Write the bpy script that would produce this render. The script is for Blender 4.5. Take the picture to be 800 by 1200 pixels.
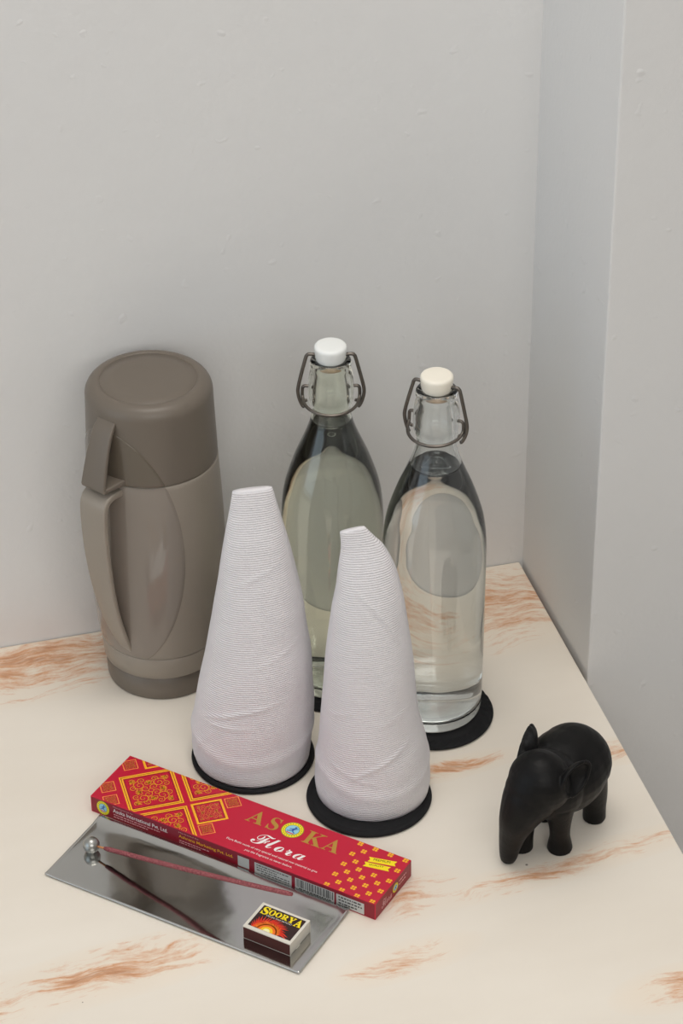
import bpy, bmesh, math, random
from mathutils import Vector, Matrix, noise

# ------------------------------------------------------------------ clear
for o in list(bpy.data.objects):
    bpy.data.objects.remove(o, do_unlink=True)
SC = bpy.context.scene
C = SC.collection
H = 0.55                                   # height of the table top

# ------------------------------------------------------------------ camera
cam_d = bpy.data.cameras.new('camera')
cam_d.sensor_fit = 'VERTICAL'
cam_d.sensor_height = 36.0
cam_d.lens = 3179.53 / 1200 * 36.0
cam = bpy.data.objects.new('camera', cam_d)
C.objects.link(cam)
cx = Vector((0.965207690722875, -0.26137144095787734, -0.0076865870851494725))
cy = Vector((0.1539103665194736, 0.5441136676812318, 0.824773857321096))
cz = cx.cross(cy)
M = Matrix((cx, cy, cz)).transposed().to_4x4()
M.translation = Vector((-0.701577, -1.988706, 1.5 + H))
cam.matrix_world = M
cam_d.clip_start = 0.05
SC.camera = cam

# ------------------------------------------------------------------ world, lights, exposure
W = bpy.data.worlds.new('world')
SC.world = W
W.use_nodes = True
W.node_tree.nodes['Background'].inputs[0].default_value = (0.75, 0.85, 1.0, 1)
W.node_tree.nodes['Background'].inputs[1].default_value = 0.6

def area(name, loc, target, sx, sy, power, col):
    d = bpy.data.lights.new(name, 'AREA')
    d.shape = 'RECTANGLE'
    d.size = sx
    d.size_y = sy
    d.energy = power
    d.color = col
    o = bpy.data.objects.new(name, d)
    C.objects.link(o)
    o.location = loc
    v = Vector(target) - Vector(loc)
    o.rotation_euler = v.to_track_quat('-Z', 'Y').to_euler()
    return o

area('window_daylight', (-2.64, -1.35, 1.45), (0, -1.35, 1.45), 2.3, 1.9, 10.5, (0.76, 0.91, 1.0))
area('ceiling_light', (-0.45, -1.15, 2.67), (-0.45, -1.15, 0), 3.2, 2.1, 8.5, (1.0, 0.98, 0.99))
area('added_front_softbox', (-0.55, -2.7, 2.10), (-0.15, 0, 0.75), 1.9, 1.0, 18, (1.0, 0.98, 0.94))  # added unseen soft light near the camera, fills the back wall; no balcony

area('downlight', (-0.28, -0.40, 2.66), (-0.26, -0.36, 0.55), 0.8, 0.6, 10.5, (1.0, 0.95, 0.88))

SC.view_settings.view_transform = 'Standard'
SC.view_settings.look = 'None'
SC.view_settings.gamma = 1.0
SC.view_settings.use_curve_mapping = False
SC.view_settings.exposure = -0.07
SC.cycles.max_bounces = 20
SC.cycles.transmission_bounces = 20
SC.cycles.glossy_bounces = 8
SC.cycles.diffuse_bounces = 6
SC.cycles.caustics_refractive = True
SC.cycles.caustics_reflective = False
SC.cycles.blur_glossy = 0.3

# ------------------------------------------------------------------ helpers
def s2l(c):
    c = c / 255.0
    return c / 12.92 if c <= 0.04045 else ((c + 0.055) / 1.055) ** 2.4

def rgb(r, g, b):
    return (s2l(r), s2l(g), s2l(b), 1.0)

MATS = {}
def mat(name, col, rough=0.5, metal=0.0, spec=0.5, trans=0.0, ior=1.45, coat=0.0):
    m = bpy.data.materials.new(name)
    m.use_nodes = True
    b = m.node_tree.nodes['Principled BSDF']
    b.inputs['Base Color'].default_value = col
    b.inputs['Roughness'].default_value = rough
    b.inputs['Metallic'].default_value = metal
    b.inputs['Specular IOR Level'].default_value = spec
    b.inputs['Transmission Weight'].default_value = trans
    b.inputs['IOR'].default_value = ior
    b.inputs['Coat Weight'].default_value = coat
    MATS[name] = m
    return m

class NT:
    """small node-graph writer"""
    def __init__(s, m):
        s.m = m; s.t = m.node_tree; s.b = s.t.nodes['Principled BSDF']
    def n(s, typ, **kw):
        nd = s.t.nodes.new(typ)
        for k, v in kw.items():
            if k.startswith('i_'):
                key = k[2:].replace('_', ' ')
                nd.inputs[key].default_value = v
            else:
                setattr(nd, k, v)
        return nd
    def l(s, a, b):
        s.t.links.new(a, b)
    def math(s, op, a, b=None, clamp=False):
        nd = s.t.nodes.new('ShaderNodeMath'); nd.operation = op; nd.use_clamp = clamp
        for i, v in enumerate((a, b)):
            if v is None: continue
            if isinstance(v, (int, float)): nd.inputs[i].default_value = v
            else: s.l(v, nd.inputs[i])
        return nd.outputs[0]
    def coords(s, scale=(1, 1, 1), loc=(0, 0, 0), rot=(0, 0, 0), src=None):
        if src is None:
            tc = s.n('ShaderNodeTexCoord'); src = tc.outputs['Object']
        mp = s.n('ShaderNodeMapping')
        mp.inputs['Scale'].default_value = scale
        mp.inputs['Location'].default_value = loc
        mp.inputs['Rotation'].default_value = rot
        s.l(src, mp.inputs['Vector'])
        return mp.outputs[0]
    def noise(s, vec, scale, detail=3, rough=0.5, dist=0.0):
        nd = s.n('ShaderNodeTexNoise')
        nd.inputs['Scale'].default_value = scale
        nd.inputs['Detail'].default_value = detail
        nd.inputs['Roughness'].default_value = rough
        nd.inputs['Distortion'].default_value = dist
        s.l(vec, nd.inputs['Vector'])
        return nd.outputs['Fac']
    def ramp(s, fac, stops):
        nd = s.n('ShaderNodeValToRGB')
        els = nd.color_ramp.elements
        while len(els) > 1: els.remove(els[-1])
        els[0].position = stops[0][0]; els[0].color = stops[0][1]
        for p, c in stops[1:]:
            e = els.new(p); e.color = c
        s.l(fac, nd.inputs['Fac'])
        return nd.outputs['Color']
    def mix(s, fac, a, b, blend='MIX'):
        nd = s.n('ShaderNodeMix'); nd.data_type = 'RGBA'; nd.blend_type = blend
        for sock, v in ((nd.inputs[0], fac), (nd.inputs[6], a), (nd.inputs[7], b)):
            if isinstance(v, (int, float, tuple)): sock.default_value = v
            else: s.l(v, sock)
        return nd.outputs[2]
    def bump(s, h, strength=0.3, dist=0.001):
        nd = s.n('ShaderNodeBump')
        nd.inputs['Strength'].default_value = strength
        nd.inputs['Distance'].default_value = dist
        s.l(h, nd.inputs['Height'])
        s.l(nd.outputs[0], s.b.inputs['Normal'])

def mesh_obj(name, verts, faces, m=None, parent=None, smooth=True, loc=None):
    me = bpy.data.meshes.new(name)
    me.from_pydata([tuple(v) for v in verts], [], faces)
    me.update()
    if smooth:
        for p in me.polygons: p.use_smooth = True
    o = bpy.data.objects.new(name, me)
    C.objects.link(o)
    if m is not None:
        for mm in (m if isinstance(m, (list, tuple)) else [m]): me.materials.append(mm)
    if parent is not None: o.parent = parent
    if loc is not None: o.location = loc
    return o

def fix_normals(o):
    bm = bmesh.new(); bm.from_mesh(o.data)
    bmesh.ops.recalc_face_normals(bm, faces=bm.faces)
    bm.to_mesh(o.data); bm.free()
    return o

def sharp_edges(o, ang=35):
    """flat shading across hard edges"""
    bm = bmesh.new(); bm.from_mesh(o.data)
    a = math.radians(ang)
    for e in bm.edges:
        if len(e.link_faces) == 2 and e.calc_face_angle(0) > a: e.smooth = False
    bm.to_mesh(o.data); bm.free()
    return o

def empty(name, loc=(0, 0, 0), rz=0.0):
    o = bpy.data.objects.new(name, None)
    C.objects.link(o)
    o.location = loc
    o.rotation_euler = (0, 0, rz)
    o.empty_display_size = 0.02
    return o

def tag(o, label, cat, group=None):
    o['label'] = label
    o['category'] = cat
    if group: o['group'] = group
    return o

def box(name, x0, x1, y0, y1, z0, z1, m, parent=None, bev=0.0, loc=None):
    bm = bmesh.new()
    bmesh.ops.create_cube(bm, size=1)
    for v in bm.verts:
        v.co = Vector(((x0 + x1) / 2 + v.co.x * (x1 - x0), (y0 + y1) / 2 + v.co.y * (y1 - y0), (z0 + z1) / 2 + v.co.z * (z1 - z0)))
    if bev > 0:
        bmesh.ops.bevel(bm, geom=list(bm.edges), offset=bev, segments=2, profile=0.6, affect='EDGES')
    me = bpy.data.meshes.new(name)
    bm.to_mesh(me); bm.free()
    o = bpy.data.objects.new(name, me)
    C.objects.link(o)
    if m: me.materials.append(m)
    if parent: o.parent = parent
    if loc: o.location = loc
    return o

def lathe(name, prof, m, parent=None, n=96, close=False):
    """prof: list of (r, z); r == 0 makes a pole"""
    verts, rings = [], []
    for r, z in prof:
        if r <= 1e-9:
            rings.append([len(verts)]); verts.append((0, 0, z))
        else:
            rings.append(list(range(len(verts), len(verts) + n)))
            for k in range(n):
                a = 2 * math.pi * k / n
                verts.append((r * math.cos(a), r * math.sin(a), z))
    faces = []
    pairs = list(zip(rings, rings[1:])) + ([(rings[-1], rings[0])] if close else [])
    for A, B in pairs:
        if len(A) == 1 and len(B) == 1: continue
        for k in range(n):
            k2 = (k + 1) % n
            if len(A) == 1: faces.append((A[0], B[k2], B[k]))
            elif len(B) == 1: faces.append((A[k], A[k2], B[0]))
            else: faces.append((A[k], A[k2], B[k2], B[k]))
    return fix_normals(mesh_obj(name, verts, faces, m, parent))

def spline(pts, per=8, closed=False):
    """Catmull-Rom through the points"""
    P = [Vector(p) for p in pts]
    out = []
    n = len(P)
    for i in range(n if closed else n - 1):
        p1, p2 = P[i], P[(i + 1) % n]
        p0 = P[i - 1] if (i > 0 or closed) else p1 * 2 - p2
        p3 = P[(i + 2) % n] if (i + 2 < n or closed) else p2 * 2 - p1
        for k in range(per):
            t = k / per
            out.append(0.5 * ((2 * p1) + (p2 - p0) * t + (2 * p0 - 5 * p1 + 4 * p2 - p3) * t * t + (3 * p1 - p0 - 3 * p2 + p3) * t ** 3))
    if not closed: out.append(P[-1])
    return out

def tube(name, pts, r, m, parent=None, n=10):
    """round wire along a polyline; r a number or one per point"""
    P = [Vector(p) for p in pts]
    R = r if isinstance(r, (list, tuple)) else [r] * len(P)
    verts, faces = [], []
    up = None
    for i, p in enumerate(P):
        t = (P[min(i + 1, len(P) - 1)] - P[max(i - 1, 0)]).normalized()
        if up is None:
            up = t.orthogonal().normalized()
        up = (up - t * up.dot(t)).normalized()
        s = t.cross(up)
        for k in range(n):
            a = 2 * math.pi * k / n
            verts.append(p + (up * math.cos(a) + s * math.sin(a)) * R[i])
    for i in range(len(P) - 1):
        for k in range(n):
            faces.append((i * n + k, i * n + (k + 1) % n, (i + 1) * n + (k + 1) % n, (i + 1) * n + k))
    faces.append(tuple(range(n - 1, -1, -1)))
    faces.append(tuple(range((len(P) - 1) * n, len(P) * n)))
    return fix_normals(mesh_obj(name, verts, faces, m, parent))

def strap(name, pts, side, width, thick, m, parent=None):
    """a strap of rounded rectangular section along pts; width and thick: one number per point"""
    P = [Vector(p) for p in pts]
    side = Vector(side).normalized()
    verts, faces = [], []
    sec = []
    for cxs, cys in ((1, 1), (-1, 1), (-1, -1), (1, -1)):
        for k in range(4):
            a = math.atan2(cys, cxs) - math.pi / 4 + k / 3 * math.pi / 2
            sec.append((cxs, cys, math.cos(a), math.sin(a)))
    n = len(sec)
    for i, p in enumerate(P):
        t = (P[min(i + 1, len(P) - 1)] - P[max(i - 1, 0)]).normalized()
        nrm = side.cross(t).normalized()
        w, th = width[i] / 2, thick[i] / 2
        rr = min(th * 0.7, w * 0.7, 0.0016)
        for sx, sy, ca, sa in sec:
            verts.append(p + side * (sx * (w - rr) + ca * rr) + nrm * (sy * (th - rr) + sa * rr))
    for i in range(len(P) - 1):
        for k in range(n):
            faces.append((i * n + k, i * n + (k + 1) % n, (i + 1) * n + (k + 1) % n, (i + 1) * n + k))
    faces.append(tuple(range(n - 1, -1, -1)))
    faces.append(tuple(range((len(P) - 1) * n, len(P) * n)))
    return sharp_edges(fix_normals(mesh_obj(name, verts, faces, m, parent)), 50)

def interp(tab, x):
    """piecewise-linear table lookup, table sorted by first column"""
    if x <= tab[0][0]: return tab[0][1:]
    for a, b in zip(tab, tab[1:]):
        if x <= b[0]:
            t = (x - a[0]) / (b[0] - a[0])
            return tuple(p + (q - p) * t for p, q in zip(a[1:], b[1:]))
    return tab[-1][1:]

def smooth_profile(pts, per=6):
    return [(max(v.x, 0.0), v.y) for v in (Vector((p.x, p.y)) for p in spline([Vector((r, z, 0)) for r, z in pts], per))]

# ------------------------------------------------------------------ materials
m_wall = mat('painted_plaster', rgb(206, 202, 198), 0.75, spec=0.25)
g = NT(m_wall)
tc = g.n('ShaderNodeTexCoord').outputs['Object']
h1 = g.noise(g.coords(src=tc), 46, 4, 0.55)
h2 = g.noise(g.coords(src=tc), 220, 2, 0.5)
sp = g.noise(g.coords(src=tc), 75, 1, 0.4)
spm = g.math('MULTIPLY', g.math('SUBTRACT', sp, 0.70, True), 6.0)
hh = g.math('ADD', g.math('ADD', g.math('MULTIPLY', h1, 0.7), g.math('MULTIPLY', h2, 0.22)), spm)
g.bump(hh, 0.30, 0.0022)
tone = g.noise(g.coords(src=tc), 2.2, 3, 0.5)
g.l(g.ramp(tone, [(0.3, rgb(220, 219, 218)), (0.7, rgb(224, 223, 222))]), g.b.inputs['Base Color'])

m_ceil = mat('ceiling_paint', rgb(236, 234, 230), 0.8, spec=0.2)
m_floor = mat('floor_tile', rgb(190, 184, 176), 0.5)
m_frame = mat('window_frame_paint', rgb(90, 70, 55), 0.5)

# painted table top with marbled rust streaks; every streak patch has its own place on the board
m_table = mat('marbled_paint', rgb(233, 221, 203), 0.42, spec=0.4)
g = NT(m_table)
tc = g.n('ShaderNodeTexCoord').outputs['Object']
sepx = g.n('ShaderNodeSeparateXYZ'); g.l(tc, sepx.inputs[0])
warp = g.noise(g.coords((1, 1, 1), src=tc), 9, 2, 0.5)
warp2 = g.noise(g.coords((1, 1, 1), (3, 5, 1), src=tc), 30, 2, 0.5)
comb = g.n('ShaderNodeCombineXYZ')
g.l(g.math('ADD', sepx.outputs[0], g.math('MULTIPLY', warp2, 0.01)), comb.inputs[0])
g.l(g.math('ADD', sepx.outputs[1], g.math('ADD', g.math('MULTIPLY', warp, 0.07), g.math('MULTIPLY', warp2, 0.006))), comb.inputs[1])
wv = comb.outputs[0]
vein = g.noise(g.coords((7, 62, 1), src=wv), 1.0, 5, 0.62, 0.35)      # long streaks along the board
brk = g.noise(g.coords((46, 190, 1), src=wv), 1.0, 5, 0.75)            # brushed break-up
fine = g.noise(g.coords((60, 420, 1), src=wv), 1.0, 2, 0.6)
patches = [  # x, y, half length, half width, strength, rotation
    (-0.475, -0.030, 0.220, 0.062, 1.00, 0.02),
    (-0.050, -0.060, 0.130, 0.080, 0.95, 0.10),
    (-0.150, -0.275, 0.070, 0.016, 0.85, 0.10),
    (-0.005, -0.292, 0.050, 0.020, 0.9, 0.0),
    (-0.095, -0.418, 0.160, 0.020, 0.95, 0.12),
    (-0.235, -0.420, 0.065, 0.032, 0.75, 0.1),
    (-0.480, -0.440, 0.130, 0.034, 0.95, 0.10),
    (-0.060, -0.575, 0.060, 0.026, 0.95, 0.1),
    (-0.255, -0.490, 0.070, 0.022, 0.80, 0.15),
    (-0.575, -0.455, 0.060, 0.040, 0.70, 0.0),
]
mask = None
for (px, py, hl, hw, st, rz) in patches:
    mp = g.n('ShaderNodeMapping'); mp.vector_type = 'TEXTURE'
    mp.inputs['Location'].default_value = (px, py, 0)
    mp.inputs['Rotation'].default_value = (0, 0, rz)
    mp.inputs['Scale'].default_value = (hl, hw, 1)
    g.l(tc, mp.inputs['Vector'])
    gr = g.n('ShaderNodeTexGradient'); gr.gradient_type = 'SPHERICAL'
    g.l(mp.outputs[0], gr.inputs[0])
    v = g.math('MULTIPLY', g.math('POWER', gr.outputs['Fac'], 0.55), st)
    mask = v if mask is None else g.math('MAXIMUM', mask, v)
sig = g.math('ADD', g.math('MULTIPLY', vein, 0.66), g.math('MULTIPLY', brk, 0.58))
thr = g.math('SUBTRACT', 0.87, g.math('MULTIPLY', mask, 0.44))
amt = g.math('MULTIPLY', g.math('SUBTRACT', sig, thr), 6.5, True)
amt = g.math('MULTIPLY', amt, g.math('ADD', -0.15, g.math('MULTIPLY', fine, 2.0)), True)
dark = g.math('MULTIPLY', g.math('SUBTRACT', sig, g.math('ADD', thr, 0.12)), 5.0, True)
cloud = g.noise(g.coords((4, 11, 1), (2, 1, 0), src=tc), 1.0, 3, 0.5)
base = g.ramp(cloud, [(0.32, rgb(231, 222, 209)), (0.68, rgb(237, 229, 217))])
halo = g.math('MULTIPLY', g.math('MULTIPLY', mask, cloud), 0.55, True)
c1 = g.mix(halo, base, rgb(240, 212, 178))
c2 = g.mix(g.math('MULTIPLY', amt, 0.80), c1, rgb(214, 148, 96))
c3 = g.mix(g.math('MULTIPLY', dark, 0.65), c2, rgb(158, 98, 62))
vo = g.n('ShaderNodeTexVoronoi'); vo.inputs['Scale'].default_value = 16
g.l(g.coords(src=tc), vo.inputs['Vector'])
spk = g.math('LESS_THAN', vo.outputs['Distance'], 0.018)
vo2 = g.n('ShaderNodeTexVoronoi'); vo2.inputs['Scale'].default_value = 16; g.l(g.coords(src=tc), vo2.inputs['Vector'])
sc2 = g.n('ShaderNodeSeparateColor'); g.l(vo2.outputs['Color'], sc2.inputs[0])
spk = g.math('MULTIPLY', spk, g.math('GREATER_THAN', sc2.outputs[0], 0.55))
c4 = g.mix(g.math('MULTIPLY', spk, 0.75), c3, rgb(80, 60, 48))
g.l(c4, g.b.inputs['Base Color'])
hb = g.noise(g.coords((30, 90, 1), src=tc), 1.0, 4, 0.6)
g.bump(g.math('ADD', hb, g.math('MULTIPLY', amt, -0.3)), 0.10, 0.0012)

m_tabwood = mat('table_wood', rgb(120, 84, 58), 0.6)

m_cap = mat('dark_taupe_plastic', rgb(110, 101, 91), 0.38)
m_body = mat('taupe_plastic', rgb(146, 137, 126), 0.34)
m_panel = mat('glossy_taupe_plastic', rgb(136, 127, 118), 0.10)
m_cpanel = mat('glossy_dark_taupe_plastic', rgb(102, 93, 82), 0.12)

m_glass1 = mat('green_tinted_glass', (0.925, 0.95, 0.885, 1), 0.0, trans=1.0, ior=1.5)
m_glass2 = mat('clear_glass', (0.965, 0.985, 0.98, 1), 0.0, trans=1.0, ior=1.5)
m_water = mat('water', (1, 1, 1, 1), 0.0, trans=1.0, ior=1.333)
m_cer1 = mat('white_ceramic', rgb(236, 238, 236), 0.25)
m_cer2 = mat('cream_ceramic', rgb(240, 234, 220), 0.3)
m_gasket = mat('rubber_gasket', rgb(186, 160, 136), 0.6)
m_wire = mat('steel_wire', rgb(112, 106, 100), 0.36, metal=1.0)

m_coast = mat('black_woven_fabric', rgb(26, 26, 28), 0.75, spec=0.3)
g = NT(m_coast)
g.bump(g.noise(g.coords(), 900, 2, 0.6), 0.35, 0.0006)

m_paper = mat('crepe_paper', rgb(226, 223, 226), 0.85, spec=0.2)
g = NT(m_paper)
tc = g.n('ShaderNodeTexCoord').outputs['Object']
w1 = g.n('ShaderNodeTexWave'); w1.bands_direction = 'Z'; w1.inputs['Scale'].default_value = 165
w1.inputs['Distortion'].default_value = 2.2; w1.inputs['Detail'].default_value = 2; w1.inputs['Detail Scale'].default_value = 0.35
g.l(g.coords(src=tc, rot=(0.0, 0.10, 0)), w1.inputs['Vector'])
dots = g.noise(g.coords((1, 1, 1), src=tc), 620, 1, 0.5)
soft = g.noise(g.coords(src=tc), 26, 4, 0.6)
hgt = g.math('ADD', g.math('ADD', g.math('MULTIPLY', w1.outputs['Fac'], 0.50), g.math('MULTIPLY', dots, 0.55)), g.math('MULTIPLY', soft, 1.9))
g.bump(hgt, 0.8, 0.0011)
g.b.inputs['Subsurface Weight'].default_value = 0.0

m_steel = mat('stainless_steel', rgb(196, 196, 194), 0.10, metal=1.0)
g = NT(m_steel)
g.bump(g.noise(g.coords((1, 1, 0.2)), 34, 2, 0.5), 0.05, 0.003)
m_ball = mat('brushed_steel', rgb(172, 172, 168), 0.32, metal=1.0)

m_incense = mat('maroon_incense_paste', rgb(122, 60, 66), 0.9, spec=0.2)
g = NT(m_incense)
nz = g.noise(g.coords(), 900, 3, 0.7)
g.l(g.ramp(nz, [(0.35, rgb(112, 52, 60)), (0.65, rgb(170, 104, 106))]), g.b.inputs['Base Color'])
g.bump(nz, 0.5, 0.0006)
m_bamboo = mat('bamboo', rgb(206, 140, 92), 0.7)

m_red = mat('crimson_card', rgb(196, 22, 54), 0.36)
m_redside = mat('maroon_ink_and_side_shade', rgb(138, 14, 36), 0.4)  # crimson with shade painted in for the sides; also thin printed lines on top
m_yel = mat('yellow_ink', rgb(252, 184, 40), 0.4)
m_gold = mat('gold_ink', rgb(192, 148, 66), 0.38, metal=0.25)
m_white = mat('white_ink', rgb(246, 238, 236), 0.45)
m_pink = mat('pale_ink', rgb(224, 170, 172), 0.5)
m_lemon = mat('lemon_ink', rgb(252, 226, 24), 0.4)
m_black = mat('black_ink', rgb(28, 22, 24), 0.45)
m_blue = mat('blue_ink', rgb(36, 84, 168), 0.45)
m_sky = mat('pale_blue_ink', rgb(150, 206, 226), 0.45)
m_green = mat('olive_ink', rgb(120, 148, 60), 0.45)
m_grey = mat('grey_label', rgb(196, 196, 192), 0.5)
m_dgrey = mat('dark_grey_ink', rgb(78, 76, 76), 0.5)
m_salm = mat('pale_orange_ink', rgb(246, 150, 70), 0.45)

m_card = mat('white_card', rgb(226, 220, 208), 0.7)
m_strike = mat('striker', rgb(74, 34, 30), 0.85)
m_mlabel = mat('label_dark', rgb(48, 22, 20), 0.4)
m_fl1 = mat('flame_red', rgb(232, 48, 20), 0.4)
m_fl2 = mat('flame_orange', rgb(250, 120, 24), 0.4)
m_fl3 = mat('flame_yellow', rgb(254, 206, 30), 0.4)
m_fl4 = mat('flame_white', rgb(255, 250, 190), 0.4)

m_eleph = mat('black_lacquered_wood', rgb(14, 13, 13), 0.5, spec=0.22)
g = NT(m_eleph)
tc = g.n('ShaderNodeTexCoord').outputs['Object']
wear = g.noise(g.coords(src=tc), 55, 5, 0.7)
sx_ = g.n('ShaderNodeSeparateXYZ'); g.l(tc, sx_.inputs[0])
nb = g.n('ShaderNodeTexGradient'); nb.gradient_type = 'SPHERICAL'
mp = g.n('ShaderNodeMapping'); mp.vector_type = 'TEXTURE'
mp.inputs['Location'].default_value = (0.014, 0.0, 0.100)
mp.inputs['Scale'].default_value = (0.022, 0.036, 0.03)
g.l(tc, mp.inputs['Vector']); g.l(mp.outputs[0], nb.inputs[0])
wm = g.math('MULTIPLY', g.math('SUBTRACT', wear, g.math('SUBTRACT', 0.66, g.math('MULTIPLY', nb.outputs['Fac'], 0.42))), 4.0, True)
g.l(g.mix(g.math('MULTIPLY', wm, 0.6), rgb(15, 14, 14), rgb(70, 70, 72)), g.b.inputs['Base Color'])
g.l(g.math('ADD', 0.44, g.math('MULTIPLY', wm, 0.3)), g.b.inputs['Roughness'])
g.bump(g.noise(g.coords(src=tc), 160, 4, 0.6), 0.25, 0.0012)

# ------------------------------------------------------------------ the room
def struct(o):
    o['kind'] = 'structure'
    return o
RX0, RX1, RY0, RY1, RZ = -2.7, 1.7, -3.7, 0.001, 2.7
struct(box('floor', RX0 - .1, RX1 + .1, RY0 - .1, RY1 + .1, -0.06, 0, m_floor))
struct(box('ceiling', RX0 - .1, RX1 + .1, RY0 - .1, RY1 + .1, RZ, RZ + .08, m_ceil))
struct(box('wall_back', RX0 - .1, 0.30, RY1, RY1 + .12, 0, RZ, m_wall))
struct(box('wall_right', 0.004, RX1 + .1, -0.1835, RY1 + .12, 0, RZ, m_wall, bev=0.002))
struct(box('wall_side', RX1, RX1 + .1, RY0, -0.1835, 0, RZ, m_wall))
struct(box('wall_front', RX0 - .1, RX1 + .1, RY0 - .1, RY0, 0, RZ, m_wall))
# left wall with a window opening
wl = []
WY0, WY1, WZ0, WZ1 = -2.55, -0.15, 0.45, 2.45
bm = bmesh.new()
for (y0, y1, z0, z1) in ((RY0, WY0, 0, RZ), (WY1, RY1, 0, RZ), (WY0, WY1, 0, WZ0), (WY0, WY1, WZ1, RZ)):
    r = bmesh.ops.create_cube(bm, size=1)
    for v in r['verts']:
        v.co = Vector((RX0 - .05 + v.co.x * .1, (y0 + y1) / 2 + v.co.y * (y1 - y0), (z0 + z1) / 2 + v.co.z * (z1 - z0)))
me = bpy.data.meshes.new('wall_left'); bm.to_mesh(me); bm.free(); me.materials.append(m_wall)
o = bpy.data.objects.new('wall_left', me); C.objects.link(o); struct(o)
win = empty('window_1', (RX0 - 0.05, (WY0 + WY1) / 2, WZ0)); struct(win)
hw_ = (WY1 - WY0) / 2; hz_ = WZ1 - WZ0
for (y0, y1, z0, z1) in ((-hw_, -hw_ + .05, 0, hz_), (hw_ - .05, hw_, 0, hz_), (-hw_ + .05, hw_ - .05, 0, .05), (-hw_ + .05, hw_ - .05, hz_ - .05, hz_), (-.03, .03, .05, hz_ - .05)):
    box('window_frame', -.04, .0, y0, y1, z0, z1, m_frame, win)

# ------------------------------------------------------------------ table
tab = empty('table', (0, 0, 0))
tag(tab, 'cream painted wooden table with rusty marbled streaks, against the wall', 'table')
box('tabletop', -1.35, 0.0, -0.80, 0.0, -0.028, 0.0, m_table, tab, bev=0.0015, loc=(0, 0, H))
for (x, y) in ((-1.30, -0.06), (-0.06, -0.06), (-1.30, -0.74), (-0.06, -0.74)):
    box('leg', x - .03, x + .03, y - .03, y + .03, 0, H - .028, m_tabwood, tab, bev=0.003)

# directions in the room: towards the viewer, and the viewer's right
RGT = Vector((0.966, -0.2582, 0)).normalized()
FWD = Vector((0.2564, 0.9666, 0)).normalized()

# ------------------------------------------------------------------ thermos flask
TH = empty('thermos_flask', (-0.359, -0.067, H))
tag(TH, 'tall taupe plastic thermos flask with darker screw cap and side handle', 'thermos')
tp_body = [(0.0474, 0.0542), (0.06, 0.0556), (0.085, 0.0577), (0.11, 0.0590), (0.1412, 0.0597), (0.17, 0.0591), (0.20, 0.0578), (0.2303, 0.0562)]
def th_r(z):
    if z > 0.2303: return interp([(0.2303, 0.0562), (0.29, 0.0541), (0.3, 0.052)], z)[0]
    return interp(tp_body, z)[0]
lathe('base_ring', [(0, 0.001), (0.046, 0.001), (0.0478, 0.0), (0.0500, 0.001), (0.0505, 0.003), (0.0514, 0.0246), (0.0500, 0.0252), (0, 0.0252)], m_cap, TH)
lathe('lower_band', [(0, 0.0250), (0.0518, 0.0250), (0.0527, 0.0256), (0.0541, 0.0462), (0.0536, 0.0470), (0.0528, 0.0474), (0, 0.0474)], m_body, TH)
bp = [(0, 0.0472), (0.0530, 0.0472), (0.0542, 0.0480)]
for i in range(1, 40):
    z = 0.048 + (0.2296 - 0.048) * i / 40
    bp.append((th_r(z), z))
bp += [(0.0563, 0.2296), (0.0558, 0.2302), (0, 0.2302)]
th_body = lathe('body', bp, m_body, TH)
cp = [(0, 0.2306), (0.0552, 0.2306), (0.0560, 0.2312), (0.0560, 0.2325)]
for i in range(1, 12):
    z = 0.2325 + (0.2905 - 0.2325) * i / 12
    cp.append((th_r(z), z))
for k in range(0, 13):
    a = math.pi / 2 * k / 12
    cp.append((0.0420 + 0.0121 * math.cos(a) ** 0.9, 0.2925 + 0.0125 * math.sin(a)))
cp += [(0.0415, 0.3045), (0.0411, 0.3042), (0.0408, 0.3046), (0.030, 0.3050), (0, 0.3051)]
th_cap = lathe('cap', cp, m_cap, TH)
haz = (math.cos(math.radians(38)) * -FWD + math.sin(math.radians(38)) * -RGT).normalized()
haz_a = math.atan2(haz.y, haz.x)
def th_panel(name, z0, z1, m, par):
    zc, sz, sa = 0.158, 0.122, math.radians(67)
    nz_, nc = 40, 40
    verts, faces = [], []
    for i in range(nz_ + 1):
        z = z0 + (z1 - z0) * i / nz_
        ha = sa * math.sqrt(max(0.0, 1 - ((z - zc) / sz) ** 2))
        for j in range(nc + 1):
            t = -1 + 2 * j / nc
            off = 0.0009
            if j in (0, nc) : off = -0.0012
            if i in (0, nz_): off = min(off, 0.0003)
            r = th_r(z) + off
            a = haz_a + ha * (math.copysign(abs(t) ** 0.8, t))
            verts.append((r * math.cos(a), r * math.sin(a), z))
    for i in range(nz_):
        for j in range(nc):
            a = i * (nc + 1) + j
            faces.append((a, a + 1, a + nc + 2, a + nc + 1))
    return fix_normals(mesh_obj(name, verts, faces, m, par))
th_panel('body_panel', 0.0365 + 0.0125, 0.2299, m_panel, th_body)
th_panel('cap_panel', 0.2314, 0.2785, m_cpanel, th_cap)
tang = Vector((-haz.y, haz.x, 0))
def rp(d, z): return haz * d + Vector((0, 0, z))
hp = spline([rp(d, z) for d, z in ((0.053, 0.2235), (0.066, 0.2240), (0.0735, 0.2205), (0.0768, 0.2100), (0.0775, 0.185), (0.0765, 0.16), (0.0735, 0.13), (0.0680, 0.10), (0.0610, 0.076), (0.0545, 0.058), (0.0515, 0.050))], 6)
n_ = len(hp)
tr_ = tang if tang.dot(RGT) > 0 else -tang
hp = [p + tr_ * 0.008 * (i / n_) ** 2.2 for i, p in enumerate(hp)]
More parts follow.
